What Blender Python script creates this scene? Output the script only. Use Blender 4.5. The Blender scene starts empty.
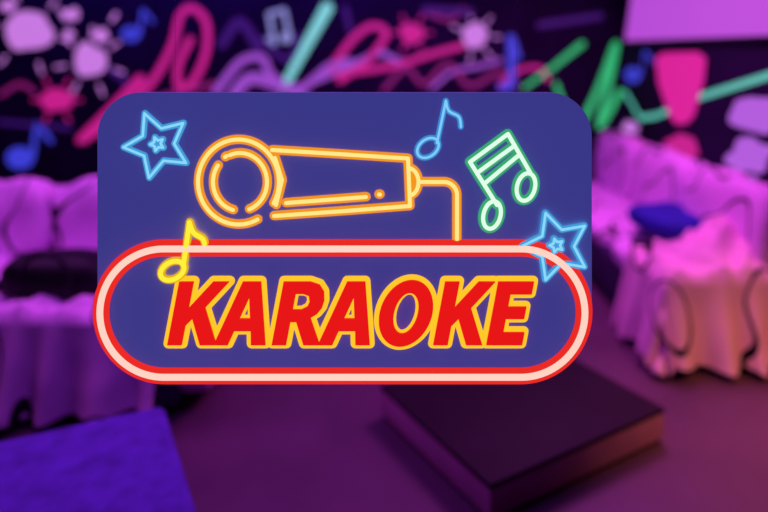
import bpy, bmesh, math, random
from mathutils import Vector, noise
random.seed(4)
sc = bpy.context.scene
sc.view_settings.view_transform = 'Standard'
F = 597.33; CH = 1.7; HY = 50.0

# ---------------------------------------------------------------- helpers
def lin(c):
    return tuple(((v/255)/12.92 if v/255 <= 0.04045 else ((v/255+0.055)/1.055)**2.4) for v in c)

def base_mat(name):
    m = bpy.data.materials.new(name); m.use_nodes = True
    return m, m.node_tree.nodes, m.node_tree.links, m.node_tree.nodes['Principled BSDF']

def glow_mat(name, rgb, strength=1.0, albedo=0.05):
    m, n, l, p = base_mat(name)
    c = lin(rgb)
    p.inputs['Base Color'].default_value = (albedo, albedo, albedo, 1)
    p.inputs['Roughness'].default_value = 0.6
    p.inputs['Specular IOR Level'].default_value = 0.1
    p.inputs['Emission Color'].default_value = (*c, 1)
    p.inputs['Emission Strength'].default_value = strength
    return m

def plain_mat(name, rgb, rough=0.6, var=0.25, scale=6, bump=0.0, spec=0.3):
    m, n, l, p = base_mat(name)
    c = lin(rgb)
    t = n.new('ShaderNodeTexNoise'); t.inputs['Scale'].default_value = scale; t.inputs['Detail'].default_value = 4
    tc = n.new('ShaderNodeTexCoord'); l.new(tc.outputs['Object'], t.inputs['Vector'])
    r = n.new('ShaderNodeValToRGB')
    r.color_ramp.elements[0].position = 0.3; r.color_ramp.elements[1].position = 0.7
    r.color_ramp.elements[0].color = (*[v*(1-var) for v in c], 1)
    r.color_ramp.elements[1].color = (*[min(1, v*(1+var)) for v in c], 1)
    l.new(t.outputs['Fac'], r.inputs['Fac']); l.new(r.outputs['Color'], p.inputs['Base Color'])
    p.inputs['Roughness'].default_value = rough
    p.inputs['Specular IOR Level'].default_value = spec
    if bump > 0:
        b = n.new('ShaderNodeBump'); b.inputs['Strength'].default_value = bump
        l.new(t.outputs['Fac'], b.inputs['Height']); l.new(b.outputs['Normal'], p.inputs['Normal'])
    return m

def scribble_fabric(name, rgb, scale=2.2, width=0.014, shift=(0, 0, 0)):
    m, n, l, p = base_mat(name)
    c = lin(rgb)
    tc = n.new('ShaderNodeTexCoord')
    mp = n.new('ShaderNodeMapping'); mp.inputs['Location'].default_value = shift
    l.new(tc.outputs['Object'], mp.inputs['Vector'])
    t = n.new('ShaderNodeTexNoise'); t.inputs['Scale'].default_value = scale; t.inputs['Detail'].default_value = 0.6
    l.new(mp.outputs['Vector'], t.inputs['Vector'])
    s = n.new('ShaderNodeMath'); s.operation = 'SUBTRACT'; s.inputs[1].default_value = 0.5
    l.new(t.outputs['Fac'], s.inputs[0])
    a = n.new('ShaderNodeMath'); a.operation = 'ABSOLUTE'; l.new(s.outputs[0], a.inputs[0])
    g = n.new('ShaderNodeMath'); g.operation = 'GREATER_THAN'; g.inputs[1].default_value = width
    l.new(a.outputs[0], g.inputs[0])
    mx = n.new('ShaderNodeMix'); mx.data_type = 'RGBA'
    mx.inputs['A'].default_value = (0.01, 0.005, 0.015, 1); mx.inputs['B'].default_value = (*c, 1)
    l.new(g.outputs[0], mx.inputs['Factor']); l.new(mx.outputs['Result'], p.inputs['Base Color'])
    p.inputs['Roughness'].default_value = 0.9
    p.inputs['Specular IOR Level'].default_value = 0.1
    return m

def obj_from_bm(name, bm, mat, parent=None, smooth=True):
    me = bpy.data.meshes.new(name); bm.normal_update(); bm.to_mesh(me); bm.free()
    o = bpy.data.objects.new(name, me); sc.collection.objects.link(o)
    if mat: me.materials.append(mat)
    if smooth:
        for p in me.polygons: p.use_smooth = True
    if parent: o.parent = parent
    return o

def empty(name, loc=(0, 0, 0)):
    e = bpy.data.objects.new(name, None); e.location = loc; e.empty_display_size = 0.1
    sc.collection.objects.link(e); return e

def box(name, lo, hi, mat, parent=None, bevel=0.0, seg=3):
    bm = bmesh.new(); bmesh.ops.create_cube(bm, size=1)
    d = [hi[i]-lo[i] for i in range(3)]; c = [(hi[i]+lo[i])/2 for i in range(3)]
    for v in bm.verts: v.co = Vector((v.co[i]*d[i] for i in range(3)))
    if bevel > 0:
        bmesh.ops.bevel(bm, geom=bm.edges[:], offset=bevel, segments=seg, profile=0.5, affect='EDGES')
    o = obj_from_bm(name, bm, mat, parent, smooth=False)
    if bevel > 0:
        for p in o.data.polygons: p.use_smooth = True
        try: o.data.set_sharp_from_angle(angle=math.radians(40))
        except Exception: pass
    o.location = c
    return o

def cushion(name, c, size, mat, parent=None, rot=(0, 0, 0), e=0.35, lump=0.02, n=36):
    bm = bmesh.new(); bmesh.ops.create_uvsphere(bm, u_segments=n*2, v_segments=n, radius=1)
    def sp(v, k): return math.copysign(abs(v)**k, v)
    for v in bm.verts:
        x, y, z = v.co
        th = math.atan2(y, x); ph = math.asin(max(-1, min(1, z)))
        X = sp(math.cos(ph), e)*sp(math.cos(th), e); Y = sp(math.cos(ph), e)*sp(math.sin(th), e); Z = sp(math.sin(ph), e*1.6)
        q = Vector((X*size[0]/2, Y*size[1]/2, Z*size[2]/2))
        q += Vector((x, y, z))*noise.noise(Vector((c[0], c[1], c[2]))*3+q*5)*lump
        v.co = q
    o = obj_from_bm(name, bm, mat, parent); o.location = c; o.rotation_euler = rot
    return o

class Frame:
    def __init__(s, o, u, v, n):
        s.o = Vector(o); s.u = Vector(u); s.v = Vector(v); s.n = Vector(n)
    def p(s, a, b, d=0): return s.o+s.u*a+s.v*b+s.n*d

def add_tube(bm, fr, pts, r, flat=0.5, d=0.0, closed=False, seg=10, taper=None):
    """rounded flattened tube following 2-D points on a surface frame"""
    P = [Vector((p[0], p[1])) for p in pts]
    N = len(P)
    rad = [r]*N if taper is None else [r*(taper[0]+(taper[1]-taper[0])*i/max(1, N-1)) for i in range(N)]
    for i, p in enumerate(P):
        rr = rad[i]; rings = []
        for j in range(1, 5):
            ph = math.pi/2*j/5
            rings.append([bm.verts.new(fr.p(p.x+rr*math.cos(2*math.pi*k/16)*math.sin(ph+0.31),
                                            p.y+rr*math.sin(2*math.pi*k/16)*math.sin(ph+0.31),
                                            d+rr*flat*math.cos(ph+0.31))) for k in range(16)] if j < 4 else
                         [bm.verts.new(fr.p(p.x+rr*math.cos(2*math.pi*k/16), p.y+rr*math.sin(2*math.pi*k/16), d)) for k in range(16)])
        top = bm.verts.new(fr.p(p.x, p.y, d+rr*flat))
        for k in range(16): bm.faces.new((top, rings[0][k], rings[0][(k+1) % 16]))
        for a, b in zip(rings[:-1], rings[1:]):
            for k in range(16): bm.faces.new((a[k], b[k], b[(k+1) % 16], a[(k+1) % 16]))
    idx = list(range(N-1))+([N-1] if closed else [])
    for i in idx:
        a, b = P[i], P[(i+1) % N]; ra, rb = rad[i], rad[(i+1) % N]
        t = b-a
        if t.length < 1e-9: continue
        t.normalize(); nn = Vector((-t.y, t.x)); A = []; B = []
        for k in range(seg+1):
            th = math.pi*k/seg
            A.append(bm.verts.new(fr.p(a.x+nn.x*ra*math.cos(th), a.y+nn.y*ra*math.cos(th), d+ra*flat*math.sin(th))))
            B.append(bm.verts.new(fr.p(b.x+nn.x*rb*math.cos(th), b.y+nn.y*rb*math.cos(th), d+rb*flat*math.sin(th))))
        for k in range(seg): bm.faces.new((A[k], A[k+1], B[k+1], B[k]))

def arc(cx, cy, rx, ry, a0, a1, n=40, rot=0):
    out = []
    for i in range(n+1):
        a = math.radians(a0+(a1-a0)*i/n); x = rx*math.cos(a); y = ry*math.sin(a); r = math.radians(rot)
        out.append((cx+x*math.cos(r)-y*math.sin(r), cy+x*math.sin(r)+y*math.cos(r)))
    return out

def smooth_path(pts, n=10):
    P = [Vector(p) for p in pts]; out = []
    for i in range(len(P)-1):
        p0 = P[max(0, i-1)]; p1 = P[i]; p2 = P[i+1]; p3 = P[min(len(P)-1, i+2)]
        for k in range(n):
            t = k/n
            q = 0.5*((2*p1)+(-p0+p2)*t+(2*p0-5*p1+4*p2-p3)*t*t+(-p0+3*p1-3*p2+p3)*t**3)
            out.append((q.x, q.y))
    out.append(tuple(P[-1])); return out

def prism(name, fr, pts, d0, d1, mat, parent=None, holes=()):
    cu = bpy.data.curves.new(name, 'CURVE'); cu.dimensions = '2D'; cu.fill_mode = 'BOTH'
    cu.extrude = abs(d1-d0)/2
    for loop in [pts]+list(holes):
        s = cu.splines.new('POLY'); s.points.add(len(loop)-1)
        for i, q in enumerate(loop): s.points[i].co = (q[0], q[1], 0, 1)
        s.use_cyclic_u = True
    tmp = bpy.data.objects.new('tmp', cu); sc.collection.objects.link(tmp)
    bpy.context.view_layer.update()
    me = bpy.data.meshes.new_from_object(tmp.evaluated_get(bpy.context.evaluated_depsgraph_get()))
    bpy.data.objects.remove(tmp); me.name = name
    mid = (d0+d1)/2
    for v in me.vertices: v.co = fr.p(v.co.x, v.co.y, mid+v.co.z)
    me.materials.clear(); me.materials.append(mat)
    o = bpy.data.objects.new(name, me); sc.collection.objects.link(o)
    if parent: o.parent = parent
    return o

# ---------------------------------------------------------------- camera
cam = bpy.data.cameras.new('camera'); co = bpy.data.objects.new('camera', cam); sc.collection.objects.link(co)
co.location = (0, 0, CH); co.rotation_euler = (math.pi/2, 0, 0)
cam.lens = 28; cam.sensor_width = 36; cam.shift_y = -(256-HY)/768; cam.clip_start = 0.02
cam.dof.use_dof = True; cam.dof.focus_distance = 1.2; cam.dof.aperture_fstop = 0.84
sc.camera = co

# ---------------------------------------------------------------- room
XL, XR, YB, YF, ZC = -4.2, 2.4, 6.0, -1.5, 2.8
wall_m = plain_mat('black_purple_wall_paint', (30, 13, 50), 0.85, 0.35, 1.6, spec=0.1)
floor_m = plain_mat('dark_vinyl_floor', (90, 58, 84), 0.45, 0.2, 2.0, spec=0.35)
ceil_m = plain_mat('dark_ceiling_paint', (30, 16, 48), 0.9)
box('floor', (XL-.1, YF-.1, -.1), (XR+.1, YB+.1, 0), floor_m)
box('ceiling', (XL-.1, YF-.1, ZC), (XR+.1, YB+.1, ZC+.1), ceil_m)
box('wall_back', (XL-.1, YB, 0), (XR+.1, YB+.1, ZC), wall_m)
box('wall_right', (XR, YF, 0), (XR+.1, YB, ZC), wall_m)
box('wall_left', (XL-.1, YF, 0), (XL, YB, ZC), wall_m)
box('wall_front', (XL-.1, YF-.1, 0), (XR+.1, YF, ZC), wall_m)
trim = plain_mat('black_trim', (22, 12, 30), 0.5)
box('baseboard_back', (XL, YB-.015, 0), (XR-.015, YB, .09), trim)
box('baseboard_right', (XR-.015, YF, 0), (XR, YB-.015, .09), trim)

# ---------------------------------------------------------------- UV-paint mural
mural_b = empty('neon_graffiti_mural', (0, YB-.004, 1.6))
mural_r = empty('neon_graffiti_mural', (XR-.004, 4.6, 1.6))
def keep(o, e):
    o.parent = e
    for v in o.data.vertices: v.co -= e.location
def mural_mesh(name, rgb, strokes_back=(), strokes_right=(), blobs_back=(), blobs_right=(), st=0.85):
    k = (YB-.004)/F
    fb = Frame((0, YB-.004, 0), (1, 0, 0), (0, 0, 1), (0, -1, 0))
    fr = Frame((XR-.004, 0, 0), (0, 1, 0), (0, 0, 1), (-1, 0, 0))
    tb = lambda p: ((p[0]-384)*k, CH-(p[1]-HY)*k)
    def tr(p):
        d = (XR-.004)*F/(p[0]-384); return (d, CH-(p[1]-HY)*d/F)
    m = glow_mat('fluorescent_paint_'+name, rgb, st)
    for f, conv, strokes, bl, e in ((fb, tb, strokes_back, blobs_back, mural_b), (fr, tr, strokes_right, blobs_right, mural_r)):
        if not strokes and not bl: continue
        bm = bmesh.new()
        for s in strokes:
            pts, r = s[0], s[1]; q = [conv(p) for p in pts]
            kk = k if f is fb else sum(a[0] for a in q)/len(q)/F
            add_tube(bm, f, q, r*kk, 0.1, taper=s[2] if len(s) > 2 else None)
        for b in bl:
            cx, cy, rx, ry = b[:4]
            c = bm.verts.new(f.p(*conv((cx, cy)), 0.003)); ring = []
            for i in range(40):
                a = 2*math.pi*i/40; w = 1+0.3*noise.noise(Vector((math.cos(a)*1.5+cx, math.sin(a)*1.5+cy, 0)))
                ring.append(bm.verts.new(f.p(*conv((cx+rx*w*math.cos(a), cy+ry*w*math.sin(a))), 0.001)))
            for i in range(40): bm.faces.new((c, ring[i], ring[(i+1) % 40]))
        keep(obj_from_bm(name, bm, m), e)
def rays(cx, cy, r0, r1, n, w, off=0):
    return [([(cx+r0*math.cos(a), cy+r0*math.sin(a)), (cx+r1*math.cos(a), cy+r1*math.sin(a))], w)
            for a in [off+2*math.pi*i/n for i in range(n)]]
def note(cx, cy, s):
    return [(arc(cx, cy, s*.28, s*.2, 0, 360, 12), s*.13), ([(cx+s*.36, cy), (cx+s*.5, cy-s)], s*.07),
            (smooth_path([(cx+s*.5, cy-s), (cx+s*.68, cy-s*.8), (cx+s*.9, cy-s*.5)], 4), s*.07)]
mural_mesh('lilac_splats', (214, 130, 238),
    rays(28, 32, 33, 43, 6, 1.4, .2)+rays(90, 62, 25, 35, 7, 1.4, .3)+rays(475, 37, 18, 25, 7, 1.2)+
    [([(62, 12), (66, 18)], 3), ([(112, 20), (116, 14)], 2)], [],
    [(28, 32, 25, 19), (90, 61, 18, 16), (101, 36, 8, 7), (475, 36, 12, 14), (69, 34, 5, 5), (73, 14, 7, 6), (8, 6, 8, 6)],
    [(630, 128, 8, 6)])
mural_mesh('violet_splats', (184, 98, 230), (), (), (), [(756, 114, 26, 19), (750, 157, 22, 17), (740, 187, 24, 13)], st=.85)
mural_mesh('pink_splats', (210, 32, 144),
    rays(57, 100, 18, 24, 6, 1.3)+rays(412, 33, 15, 20, 6, 1.2)+[
    (smooth_path([(80, 140), (112, 122), (150, 84), (172, 46), (180, 16), (192, 8), (206, 22), (206, 52), (194, 80), (180, 88), (178, 66), (190, 40)]), 3.8),
    (smooth_path([(84, 138), (110, 112), (140, 80)]), 5.5),
    (smooth_path([(330, 70), (352, 40), (372, 26), (386, 34), (368, 60), (340, 80)]), 3.6),
    (smooth_path([(338, 74), (392, 66), (432, 54), (462, 46)]), 3.2),
    (smooth_path([(500, 84), (520, 70), (540, 68), (548, 80)]), 2.2)], [],
    [(57, 100, 17, 12), (412, 33, 12, 11)], [(682, 148, 15, 14)])
mural_mesh('magenta_scribble', (140, 26, 112),
    [(smooth_path([(384, 90), (406, 68), (424, 84), (448, 64), (470, 86), (500, 72), (516, 84)]), 2.4),
     (smooth_path([(120, 108), (150, 100), (180, 92), (214, 84)]), 2.6),
     (smooth_path([(0, 95), (20, 84), (34, 92)]), 2.2),
     (smooth_path([(424, 12), (450, 20), (462, 8)]), 2)])
mural_mesh('lilac_guitar', (160, 76, 208),
    [(smooth_path([(216, 92), (240, 62), (262, 58), (272, 76), (300, 88), (330, 66), (350, 62)]), 4),
     (smooth_path([(234, 94), (254, 78), (300, 94)]), 6),
     ([(318, 80), (380, 52), (400, 62)], 3),
     (smooth_path([(432, 88), (452, 72), (480, 66), (500, 60)]), 2.2)])
mural_mesh('cyan_streak', (132, 224, 230),
    [([(327, 8), (306, 46), (282, 90)], 6, (1, .6))])
mural_mesh('periwinkle_note', (150, 150, 226),
    [(arc(270, 42, 4, 3, 0, 360, 10), 2.2), (arc(286, 38, 4, 3, 0, 360, 10), 2.2), ([(274, 42), (269, 14), (284, 10), (290, 38)], 2.2)])
mural_mesh('blue_notes', (60, 66, 226), note(20, 158, 34)+note(131, 34, 24)+[([(511, 38), (512, 84)], 4), ([(512, 38), (518, 56)], 3)],
    note(632.5, 75, 24), [(20, 158, 12, 9), (505, 86, 8, 6)])
mural_mesh('violet_haze_strokes', (62, 22, 126),
    [(smooth_path([(222, 44), (240, 22), (258, 48)]), 5), ([(425, 10), (470, 12)], 4), (smooth_path([(300, 36), (288, 60), (262, 40)]), 3.5),
     (smooth_path([(110, 70), (130, 90), (120, 130)]), 3), ([(540, 25), (600, 16)], 3.5), ([(0, 122), (70, 128)], 2.5), ([(345, 8), (350, 30)], 3)], st=.6)
mural_mesh('green_zigzag', (40, 194, 120),
    [([(524, 88), (552, 68), (582, 44)], 3, (.6, 1)), ([(556, 84), (566, 112), (576, 130)], 2.2),
     (smooth_path([(578, 130), (598, 90), (616, 44), (608, 88), (600, 126), (620, 92)], 8), 3.2)])
mural_mesh('teal_line', (92, 208, 190), (),
    [([(625, 92), (632, 104), (640, 118), (656, 116), (700, 97), (767, 76), (800, 66)], 2.8)])
fr_r = Frame((XR-.006, 0, 0), (0, 1, 0), (0, 0, 1), (-1, 0, 0))
def on_right(p):
    d = (XR-.006)*F/(p[0]-384); return (d, CH-(p[1]-HY)*d/F)
ex = [on_right(p) for p in [(656, 58), (664, 53), (698, 52), (706, 58), (704, 80), (694, 116), (686, 124), (676, 124), (670, 116), (659, 84)]]
keep(prism('exclamation_stroke', fr_r, ex, 0, .004, glow_mat('fluorescent_paint_hot_pink', (226, 30, 154), .9)), mural_r)

pan = empty('wall_light_panel', (XR, 4.6, 2.2))
def pz(lo, hi, d0, d1, y0, y1, sl, nm, mt):
    fr = Frame((0, 0, 0), (0, 1, 0), (0, 0, 1), (-1, 0, 0))
    prism(nm, fr, [(y0, lo), (y1, lo), (y1-sl, hi), (y0, hi)], d0, d1, mt, pan)
pz(-.44, .44, 0, .04, -1.3, 1.27, .3, 'frame', trim)
pz(-.41, .41, .04, .05, -1.27, 1.23, .3, 'diffuser', glow_mat('lilac_diffuser', (190, 80, 222), .9))

# ---------------------------------------------------------------- sofas
fab = scribble_fabric('scribbled_sofa_fabric', (226, 172, 230), 2.4, .013)
fab3 = scribble_fabric('scribbled_cover_fabric', (230, 178, 232), 2.0, .008, (3.3, 1.7, .4))
fab2 = scribble_fabric('scribbled_throw_fabric', (240, 186, 214), 1.9, .009)
dark_fab = plain_mat('dark_sofa_base', (60, 36, 80), .9, .2, 8)
def drape(name, x0, x1, y0, y1, zt, drop, mat, parent, ext=(1, 1, 1, 1), mound=None, n=110, seed=0, amp=.03):
    bm = bmesh.new(); g = []
    ax, bx = x0-drop*ext[0], x1+drop*ext[1]; ay, by = y0-drop*ext[2], y1+drop*ext[3]
    for i in range(n+1):
        row = []
        for j in range(n+1):
            a = ax+(bx-ax)*i/n; b = ay+(by-ay)*j/n
            cx = min(max(a, x0), x1); cy = min(max(b, y0), y1)
            dx, dy = a-cx, b-cy; e = math.hypot(dx, dy)
            q = Vector((a*3, b*3, seed*7.1))
            w = noise.noise(q)*.5+noise.noise(q*2.3)*.3
            if e > 1e-6:
                ux, uy = dx/e, dy/e; e2 = min(e, drop); t = e2/drop
                s = a*abs(uy)+b*abs(ux)
                fold = math.sin(s*30+3*noise.noise(Vector((s*3, seed, 0))))*amp*t+.03*w*t
                out = .02+.07*t+fold
                hem = 1-.10*(.5+.5*math.sin(s*7+seed))*t
                P = Vector((cx+ux*out, cy+uy*out, max(.012, zt-e2*hem)))
            else:
                r = abs(noise.noise(q*1.4)); r2 = abs(noise.noise(q*2.6+Vector((5, 2, 1))))
                P = Vector((a, b, zt+.012+.03*(w+.5)+.044*(1-min(1, r*5))+.02*(1-min(1, r2*4))))
                if mound:
                    mx, my, mr, mh = mound; P.z += mh*math.exp(-((a-mx)**2+(b-my)**2)/mr**2)*(1+.5*w)
            row.append(bm.verts.new(P))
        g.append(row)
    for i in range(n):
        for j in range(n): bm.faces.new((g[i][j], g[i+1][j], g[i+1][j+1], g[i][j+1]))
    o = obj_from_bm(name, bm, mat, parent)
    sm = o.modifiers.new('thick', 'SOLIDIFY'); sm.thickness = .006; sm.offset = 1
    return o

ls = empty('sofa', (-1.95, 3.3, 0))
L = lambda x, y, z: (x+1.95, y-3.3, z)
box('base', L(-2.95, 2.74, .05), L(-.95, 3.75, .36), dark_fab, ls, .03)
for i, x in enumerate((-2.9, -1.0)):
    for j, y in enumerate((2.8, 3.7)):
        box(f'leg_{i}_{j}', L(x-.03, y-.03, 0), L(x+.03, y+.03, .06), trim, ls)
for i in range(2):
    cushion(f'seat_cushion_{i}', L(-2.45+i*.98, 3.12, .38), (.97, .8, .16), fab, ls, lump=.03)
    cushion(f'back_cushion_{i}', L(-2.45+i*.98, 3.56, .66), (.98, .24, .54), fab3, ls, (math.radians(-8), 0, 0), lump=.05)
box('back_frame', L(-2.95, 3.66, .1), L(-.95, 3.84, .84), fab3, ls, .05, 5)
cushion('arm_right', L(-.9, 3.28, .36), (.2, 1.1, .62), fab, ls)
cushion('arm_left', L(-3.0, 3.28, .36), (.2, 1.1, .62), fab, ls)
drape('throw_cover', *[L(-2.85, 0, 0)[0], L(-1.02, 0, 0)[0], L(0, 2.74, 0)[1], L(0, 3.42, 0)[1]], .45, .4, fab3, ls, (0, 0, 1, 0), (.55, .0, .25, .10), seed=2, n=160, amp=.045)

rs = empty('sofa', (1.9, 4.4, 0))
R = lambda x, y, z: (x-1.9, y-4.4, z)
box('base', R(1.5, 3.2, .05), R(2.34, 5.8, .36), dark_fab, rs, .03)
for i, x in enumerate((1.56, 2.28)):
    for j, y in enumerate((3.27, 5.7)):
        box(f'leg_{i}_{j}', R(x-.03, y-.03, 0), R(x+.03, y+.03, .06), trim, rs)
box('back_frame', R(2.2, 3.2, .1), R(2.37, 5.85, .86), fab, rs, .05, 5)
for i in range(3):
    cushion(f'seat_cushion_{i}', R(1.83, 3.63+i*.86, .38), (.68, .85, .16), fab, rs, lump=.02)
    cushion(f'back_cushion_{i}', R(2.13, 3.63+i*.86, .68), (.24, .86, .52), fab, rs, (0, math.radians(8), 0), lump=.03)
tb = empty('draped_blanket', (1.9, 3.6, 0))
drape('cloth', 1.50-1.9, 2.3-1.9, 3.16-3.6, 3.62-3.6, .46, .42, fab2, tb, (1, 0, 1, 0), (.14, -.1, .27, .18), seed=5, n=190, amp=.045)

blue_f = plain_mat('blue_velvet', (34, 40, 150), .8, .2, 9)
cushion('throw_pillow', (1.95, 3.98, .56), (.56, .5, .17), blue_f, None, (.05, .1, .5), e=.55)
bag = empty('black_duffel_bag', (-1.62, 2.98, .585))
blk = plain_mat('black_nylon', (14, 8, 20), .6, .2, 12)
cushion('body', (0, 0, 0), (.5, .26, .21), blk, bag, (0, 0, .12), e=.5, lump=.03)
bm = bmesh.new()
f1 = Frame((0, -.13, 0), (1, 0, 0), (0, 0, 1), (0, -1, 0))
add_tube(bm, f1, smooth_path([(-.12, -.08), (-.11, .06), (-.05, .13), (.05, .13), (.11, .06), (.12, -.08)]), .012, .8)
f2 = Frame((0, .0, .107), (1, 0, 0), (0, 1, 0), (0, 0, 1))
add_tube(bm, f2, [(-.2, -.01), (.2, .03)], .006, .5)
obj_from_bm('handles_and_zip', bm, plain_mat('black_webbing', (24, 16, 34), .5), bag)

# ---------------------------------------------------------------- ottoman + platform
def quad_slab(name, corners, z0, z1, mat, parent, off=(0, 0), bevel=.02, inset=0.0):
    c = Vector((sum(p[0] for p in corners)/4, sum(p[1] for p in corners)/4))
    bm = bmesh.new(); lo = []; hi = []
    for p in corners:
        v = Vector(p); v = v+(c-v).normalized()*inset
        lo.append(bm.verts.new((v.x-off[0], v.y-off[1], z0))); hi.append(bm.verts.new((v.x-off[0], v.y-off[1], z1)))
    bm.faces.new(hi); bm.faces.new(lo[::-1])
    for i in range(4): bm.faces.new((lo[i], lo[(i+1) % 4], hi[(i+1) % 4], hi[i]))
    bmesh.ops.recalc_face_normals(bm, faces=bm.faces[:])
    if bevel: bmesh.ops.bevel(bm, geom=bm.edges[:], offset=bevel, segments=4, profile=.5, affect='EDGES')
    o = obj_from_bm(name, bm, mat, parent)
    try: o.data.set_sharp_from_angle(angle=math.radians(45))
    except Exception: pass
    return o
oc = [(-.797, 2.17), (-1.579, 1.838), (-1.142, 1.05), (-.36, 1.383)]
off = (-.97, 1.61)
ot = empty('blue_ottoman', (*off, 0))
blue_o = plain_mat('blue_upholstery', (88, 56, 172), .8, .25, 14, .2)
quad_slab('seat_pad', oc, .28, .42, blue_o, ot, off, .03)
quad_slab('base', oc, .05, .29, blue_o, ot, off, .02, inset=.03)
for i, p in enumerate(oc):
    v = Vector(p); c = Vector((-.97, 1.61)); v = v+(c-v).normalized()*.09
    box(f'leg_{i}', (v.x-off[0]-.02, v.y-off[1]-.02, 0), (v.x-off[0]+.02, v.y-off[1]+.02, .06), trim, ot)

tc_ = [(1.217, 2.586), (.82, 3.22), (-.0185, 2.764), (.378, 2.128)]
off = (.6, 2.67)
ct = empty('low_stage_platform', (*off, 0))
tt = plain_mat('dark_platform_top', (32, 16, 32), .6, .2, 5, spec=.15)
tside = plain_mat('mauve_platform_body', (170, 112, 150), .6, .15, 5)
quad_slab('top', tc_, .13, .15, tt, ct, off, .004)
quad_slab('body', tc_, .02, .13, tside, ct, off, .004, inset=.004)
quad_slab('plinth', tc_, 0, .02, tt, ct, off, .003, inset=.02)

# ---------------------------------------------------------------- the sign
SY = 1.2; s = SY/F
S0 = ((342-384)*s, SY, CH-(239-HY)*s)
sign = empty('karaoke_neon_sign', S0)
fs = Frame((0, 0, 0), (1, 0, 0), (0, 0, 1), (0, -1, 0))
C = lambda p: ((p[0]-342)*s, (239-p[1])*s)
def panel_mat(name, rgb, k=.85, alb=.3):
    m, n, l, p = base_mat(name); c = lin(rgb)
    p.inputs['Base Color'].default_value = (alb, alb, alb, 1); p.inputs['Roughness'].default_value = .7
    p.inputs['Specular IOR Level'].default_value = 0.05
    p.inputs['Emission Color'].default_value = (*c, 1); p.inputs['Emission Strength'].default_value = k
    return m
pm = panel_mat('blue_acrylic_added_glow', (58, 57, 140), .92, .55)  # emission put in to hold the flat blue; no lamp behind the face
house = plain_mat('black_sign_housing', (10, 8, 16), .5)
def rrect(x0, y0, x1, y1, r, n=16):
    pts = []
    for cx, cy, a in ((x1-r, y1-r, 0), (x0+r, y1-r, 90), (x0+r, y0+r, 180), (x1-r, y0+r, 270)):
        pts += arc(cx, cy, r, r, a, a+90, n)
    return pts
prism('panel_face', fs, [C(p) for p in rrect(96.5, 92.5, 592.5, 350, 44)], -.010, -.004, pm, sign)
prism('panel_housing', fs, [C(p) for p in rrect(98, 94, 591, 348, 43)], -.05, -.010, house, sign)
prism('name_plate', fs, [C(p) for p in rrect(93, 241, 592, 384, 71.4, 24)], -.010, -.002, pm, sign)
prism('name_plate_housing', fs, [C(p) for p in rrect(96, 244, 589, 381, 68, 24)], -.05, -.010, house, sign)

def neon(name, paths, outer, core, ro, rc, d=-.003, so=1.0, sc_=1.0, closed=()):
    bm = bmesh.new()
    for i, p in enumerate(paths):
        add_tube(bm, fs, [C(q) for q in p], ro*s, .35, d, closed=(i in closed))
    obj_from_bm(name+'_tube', bm, glow_mat('neon_'+name+'_outer', outer, so), sign)
    if rc:
        bm = bmesh.new()
        for i, p in enumerate(paths):
            add_tube(bm, fs, [C(q) for q in p], rc*s, .5, d+ro*s*.33, closed=(i in closed))
        obj_from_bm(name+'_core', bm, glow_mat('neon_'+name+'_core', core, sc_), sign)

RED = (236, 42, 34)
neon('border', [rrect(100.5, 248.5, 584.5, 376.5, 64, 24)], RED, (255, 212, 196), 8.6, 3.4, closed=(0,))
OR = (246, 150, 26); PY = (255, 234, 140)
mic = [arc(238.5, 182, 40.5, 42.5, 62, 62+328, 60),
       arc(240, 182, 27, 29, -112, -20, 20), arc(240, 182, 27, 29, 105, 215, 30),
       [(272, 150), (330, 153.5), (408, 158.5), (410, 206), (345, 211), (274, 216)],
       [(286, 203), (366, 197)], [(379, 194.5), (380, 194.5)],
       [(225, 157), (226.5, 156)],
       [(275, 158), (282, 180), (276, 205)],
       arc(408, 182, 10.5, 14, -80, 80, 16),
       [(421, 182), (440, 182)]+arc(444, 195, 13, 13, -90, 0, 10)+[(457, 239)]]
mic[1] = arc(240, 182, 27, 29, -112, 70, 36)
neon('microphone', mic, OR, PY, 4.6, 2.0)
def star(cx, cy, r, rot, q=.5):
    return [(cx+(r if i % 2 == 0 else r*q)*math.cos(math.radians(rot+36*i)), cy+(r if i % 2 == 0 else r*q)*math.sin(math.radians(rot+36*i))) for i in range(10)]
neon('star_left', [star(157, 145, 34, -112), star(157, 144, 7, -112)], (66, 156, 218), (140, 216, 250), 3.2, 1.3, closed=(0, 1))
neon('star_right', [star(556, 246, 35, -108), star(556, 245, 7, -108)], (66, 156, 218), (140, 216, 250), 3.2, 1.3, d=.001, closed=(0, 1))
neon('blue_note', [arc(428, 148, 12, 8.5, 0, 360, 30, -38), [(437, 143), (446, 101)], smooth_path([(446, 101), (449, 111), (459, 117), (461, 127)], 6)],
     (60, 140, 214), (130, 205, 248), 2.8, 1.2)
neon('green_notes', [arc(492, 215, 8.5, 14, 0, 360, 30, 14), arc(526, 187, 9, 14, 0, 360, 30, 14),
     [(497, 205), (470, 162), (508, 134), (531, 174)], [(477, 173), (514, 146)], [(484, 184), (519, 155)]],
     (56, 168, 112), (225, 255, 235), 4.8, 2.1)
neon('yellow_note', [arc(173, 270, 12.5, 8.5, 0, 360, 30, -28), [(184, 265), (190, 222)], smooth_path([(190, 222), (194, 232), (203, 238), (205, 243)], 6)],
     (230, 176, 20), (255, 240, 60), 4.0, 2.4, d=.001)

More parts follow.
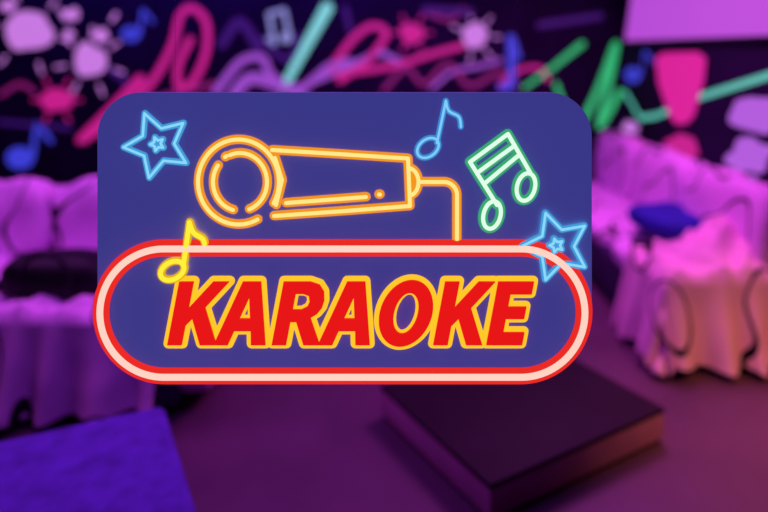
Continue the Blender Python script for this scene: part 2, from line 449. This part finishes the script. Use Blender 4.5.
K_ = ([(0, 0), (15, 0), (15, 19), (21, 26), (34, 0), (51, 0), (32, 37), (52, 63), (35, 63), (15, 37), (15, 63), (0, 63)], [])
A_ = ([(0, 0), (15, 0), (19, 14), (36, 14), (39, 0), (54, 0), (37, 63), (18, 63)], [[(22, 26), (33, 26), (28, 47)]])
R_ = ([(0, 0), (15, 0), (15, 23), (21, 23), (33, 0), (50, 0), (35, 27), (41, 31), (45, 37), (46, 44), (44, 53), (38, 60), (28, 63), (0, 63)],
      [[(15, 35), (24, 35), (29.5, 38), (31, 43), (29, 49), (23, 51), (15, 51)]])
O_ = (arc(27.5, 31.5, 27.5, 33, 0, 355, 46), [arc(27.5, 31.5, 12.5, 20.5, 0, 350, 34)])
E_ = ([(0, 0), (37, 0), (37, 12.5), (15, 12.5), (15, 26), (34, 26), (34, 38), (15, 38), (15, 50.5), (37, 50.5), (37, 63), (0, 63)], [])
red_m = glow_mat('red_letter_acrylic', (232, 22, 22), 1.0)
bmo = bmesh.new()
for i, (ch, g, x) in enumerate((('K', K_, 168), ('A', A_, 214), ('R', R_, 272), ('A', A_, 318), ('O', O_, 373.5), ('K', K_, 433), ('E', E_, 486))):
    tr = lambda q: C((x+q[0]*.96+q[1]*.19, 344-q[1]))
    outer = [tr(q) for q in g[0]]; holes = [[tr(q) for q in h] for h in g[1]]
    prism(f'letter_{ch}_{i}', fs, outer, .0, .0058, red_m, sign, holes)
    for lp in [outer]+holes: add_tube(bmo, fs, lp, (5.0 if lp is outer else 3.0)*s, .35, -.0025, closed=True)
obj_from_bm('letter_outline', bmo, glow_mat('yellow_letter_outline', (255, 196, 40), 1.05), sign)

wire = plain_mat('steel_wire', (150, 100, 190), .4)
for i, px in enumerate((170, 520)):
    x, z = C((px, 96)); top = ZC-S0[2]
    bm = bmesh.new(); bmesh.ops.create_cone(bm, cap_ends=True, segments=8, radius1=.00025, radius2=.00025, depth=top-z)
    for v in bm.verts: v.co += Vector((x, .03, (top+z)/2))
    obj_from_bm(f'wire_{i}', bm, wire, sign)
    bm = bmesh.new(); bmesh.ops.create_cone(bm, cap_ends=True, segments=20, radius1=.008, radius2=.02, depth=.02)
    for v in bm.verts: v.co += Vector((x, .03, top-.01))
    obj_from_bm(f'ceiling_hook_{i}', bm, wire, sign)

# ---------------------------------------------------------------- lights
def area(name, loc, rot, size, rgb, w, sy=None):
    l = bpy.data.lights.new(name, 'AREA'); l.size = size; l.energy = w; l.color = lin(rgb)
    if sy: l.shape = 'RECTANGLE'; l.size_y = sy
    o = bpy.data.objects.new(name, l); o.location = loc; o.rotation_euler = rot; sc.collection.objects.link(o); return o
area('ceiling_lamp_violet', (-2.0, 3.0, 2.7), (0, 0, 0), 1.0, (210, 92, 240), 42)
area('ceiling_lamp_magenta', (1.3, 3.9, 2.7), (0, math.radians(12), 0), 1.0, (234, 98, 230), 72)
area('ceiling_lamp_front', (-.3, 1.9, 2.7), (0, 0, 0), .8, (170, 80, 255), 17)
area('added_wall_wash_violet', (-1.6, 5.5, 2.72), (math.radians(25), 0, 0), 4.5, (110, 50, 255), 28, .2)  # unseen light, added to give the back wall its violet haze
sp = bpy.data.lights.new('warm_spot', 'SPOT'); sp.energy = 330; sp.color = lin((255, 160, 122)); sp.spot_size = math.radians(50); sp.spot_blend = 1; sp.shadow_soft_size = .15
so = bpy.data.objects.new('warm_spot', sp); so.location = (2.15, 1.5, 2.7); so.rotation_euler = (math.radians(18), math.radians(4), 0); sc.collection.objects.link(so)
w = bpy.data.worlds.new('world'); sc.world = w; w.use_nodes = True
w.node_tree.nodes['Background'].inputs[0].default_value = (.12, .04, .25, 1); w.node_tree.nodes['Background'].inputs[1].default_value = .3
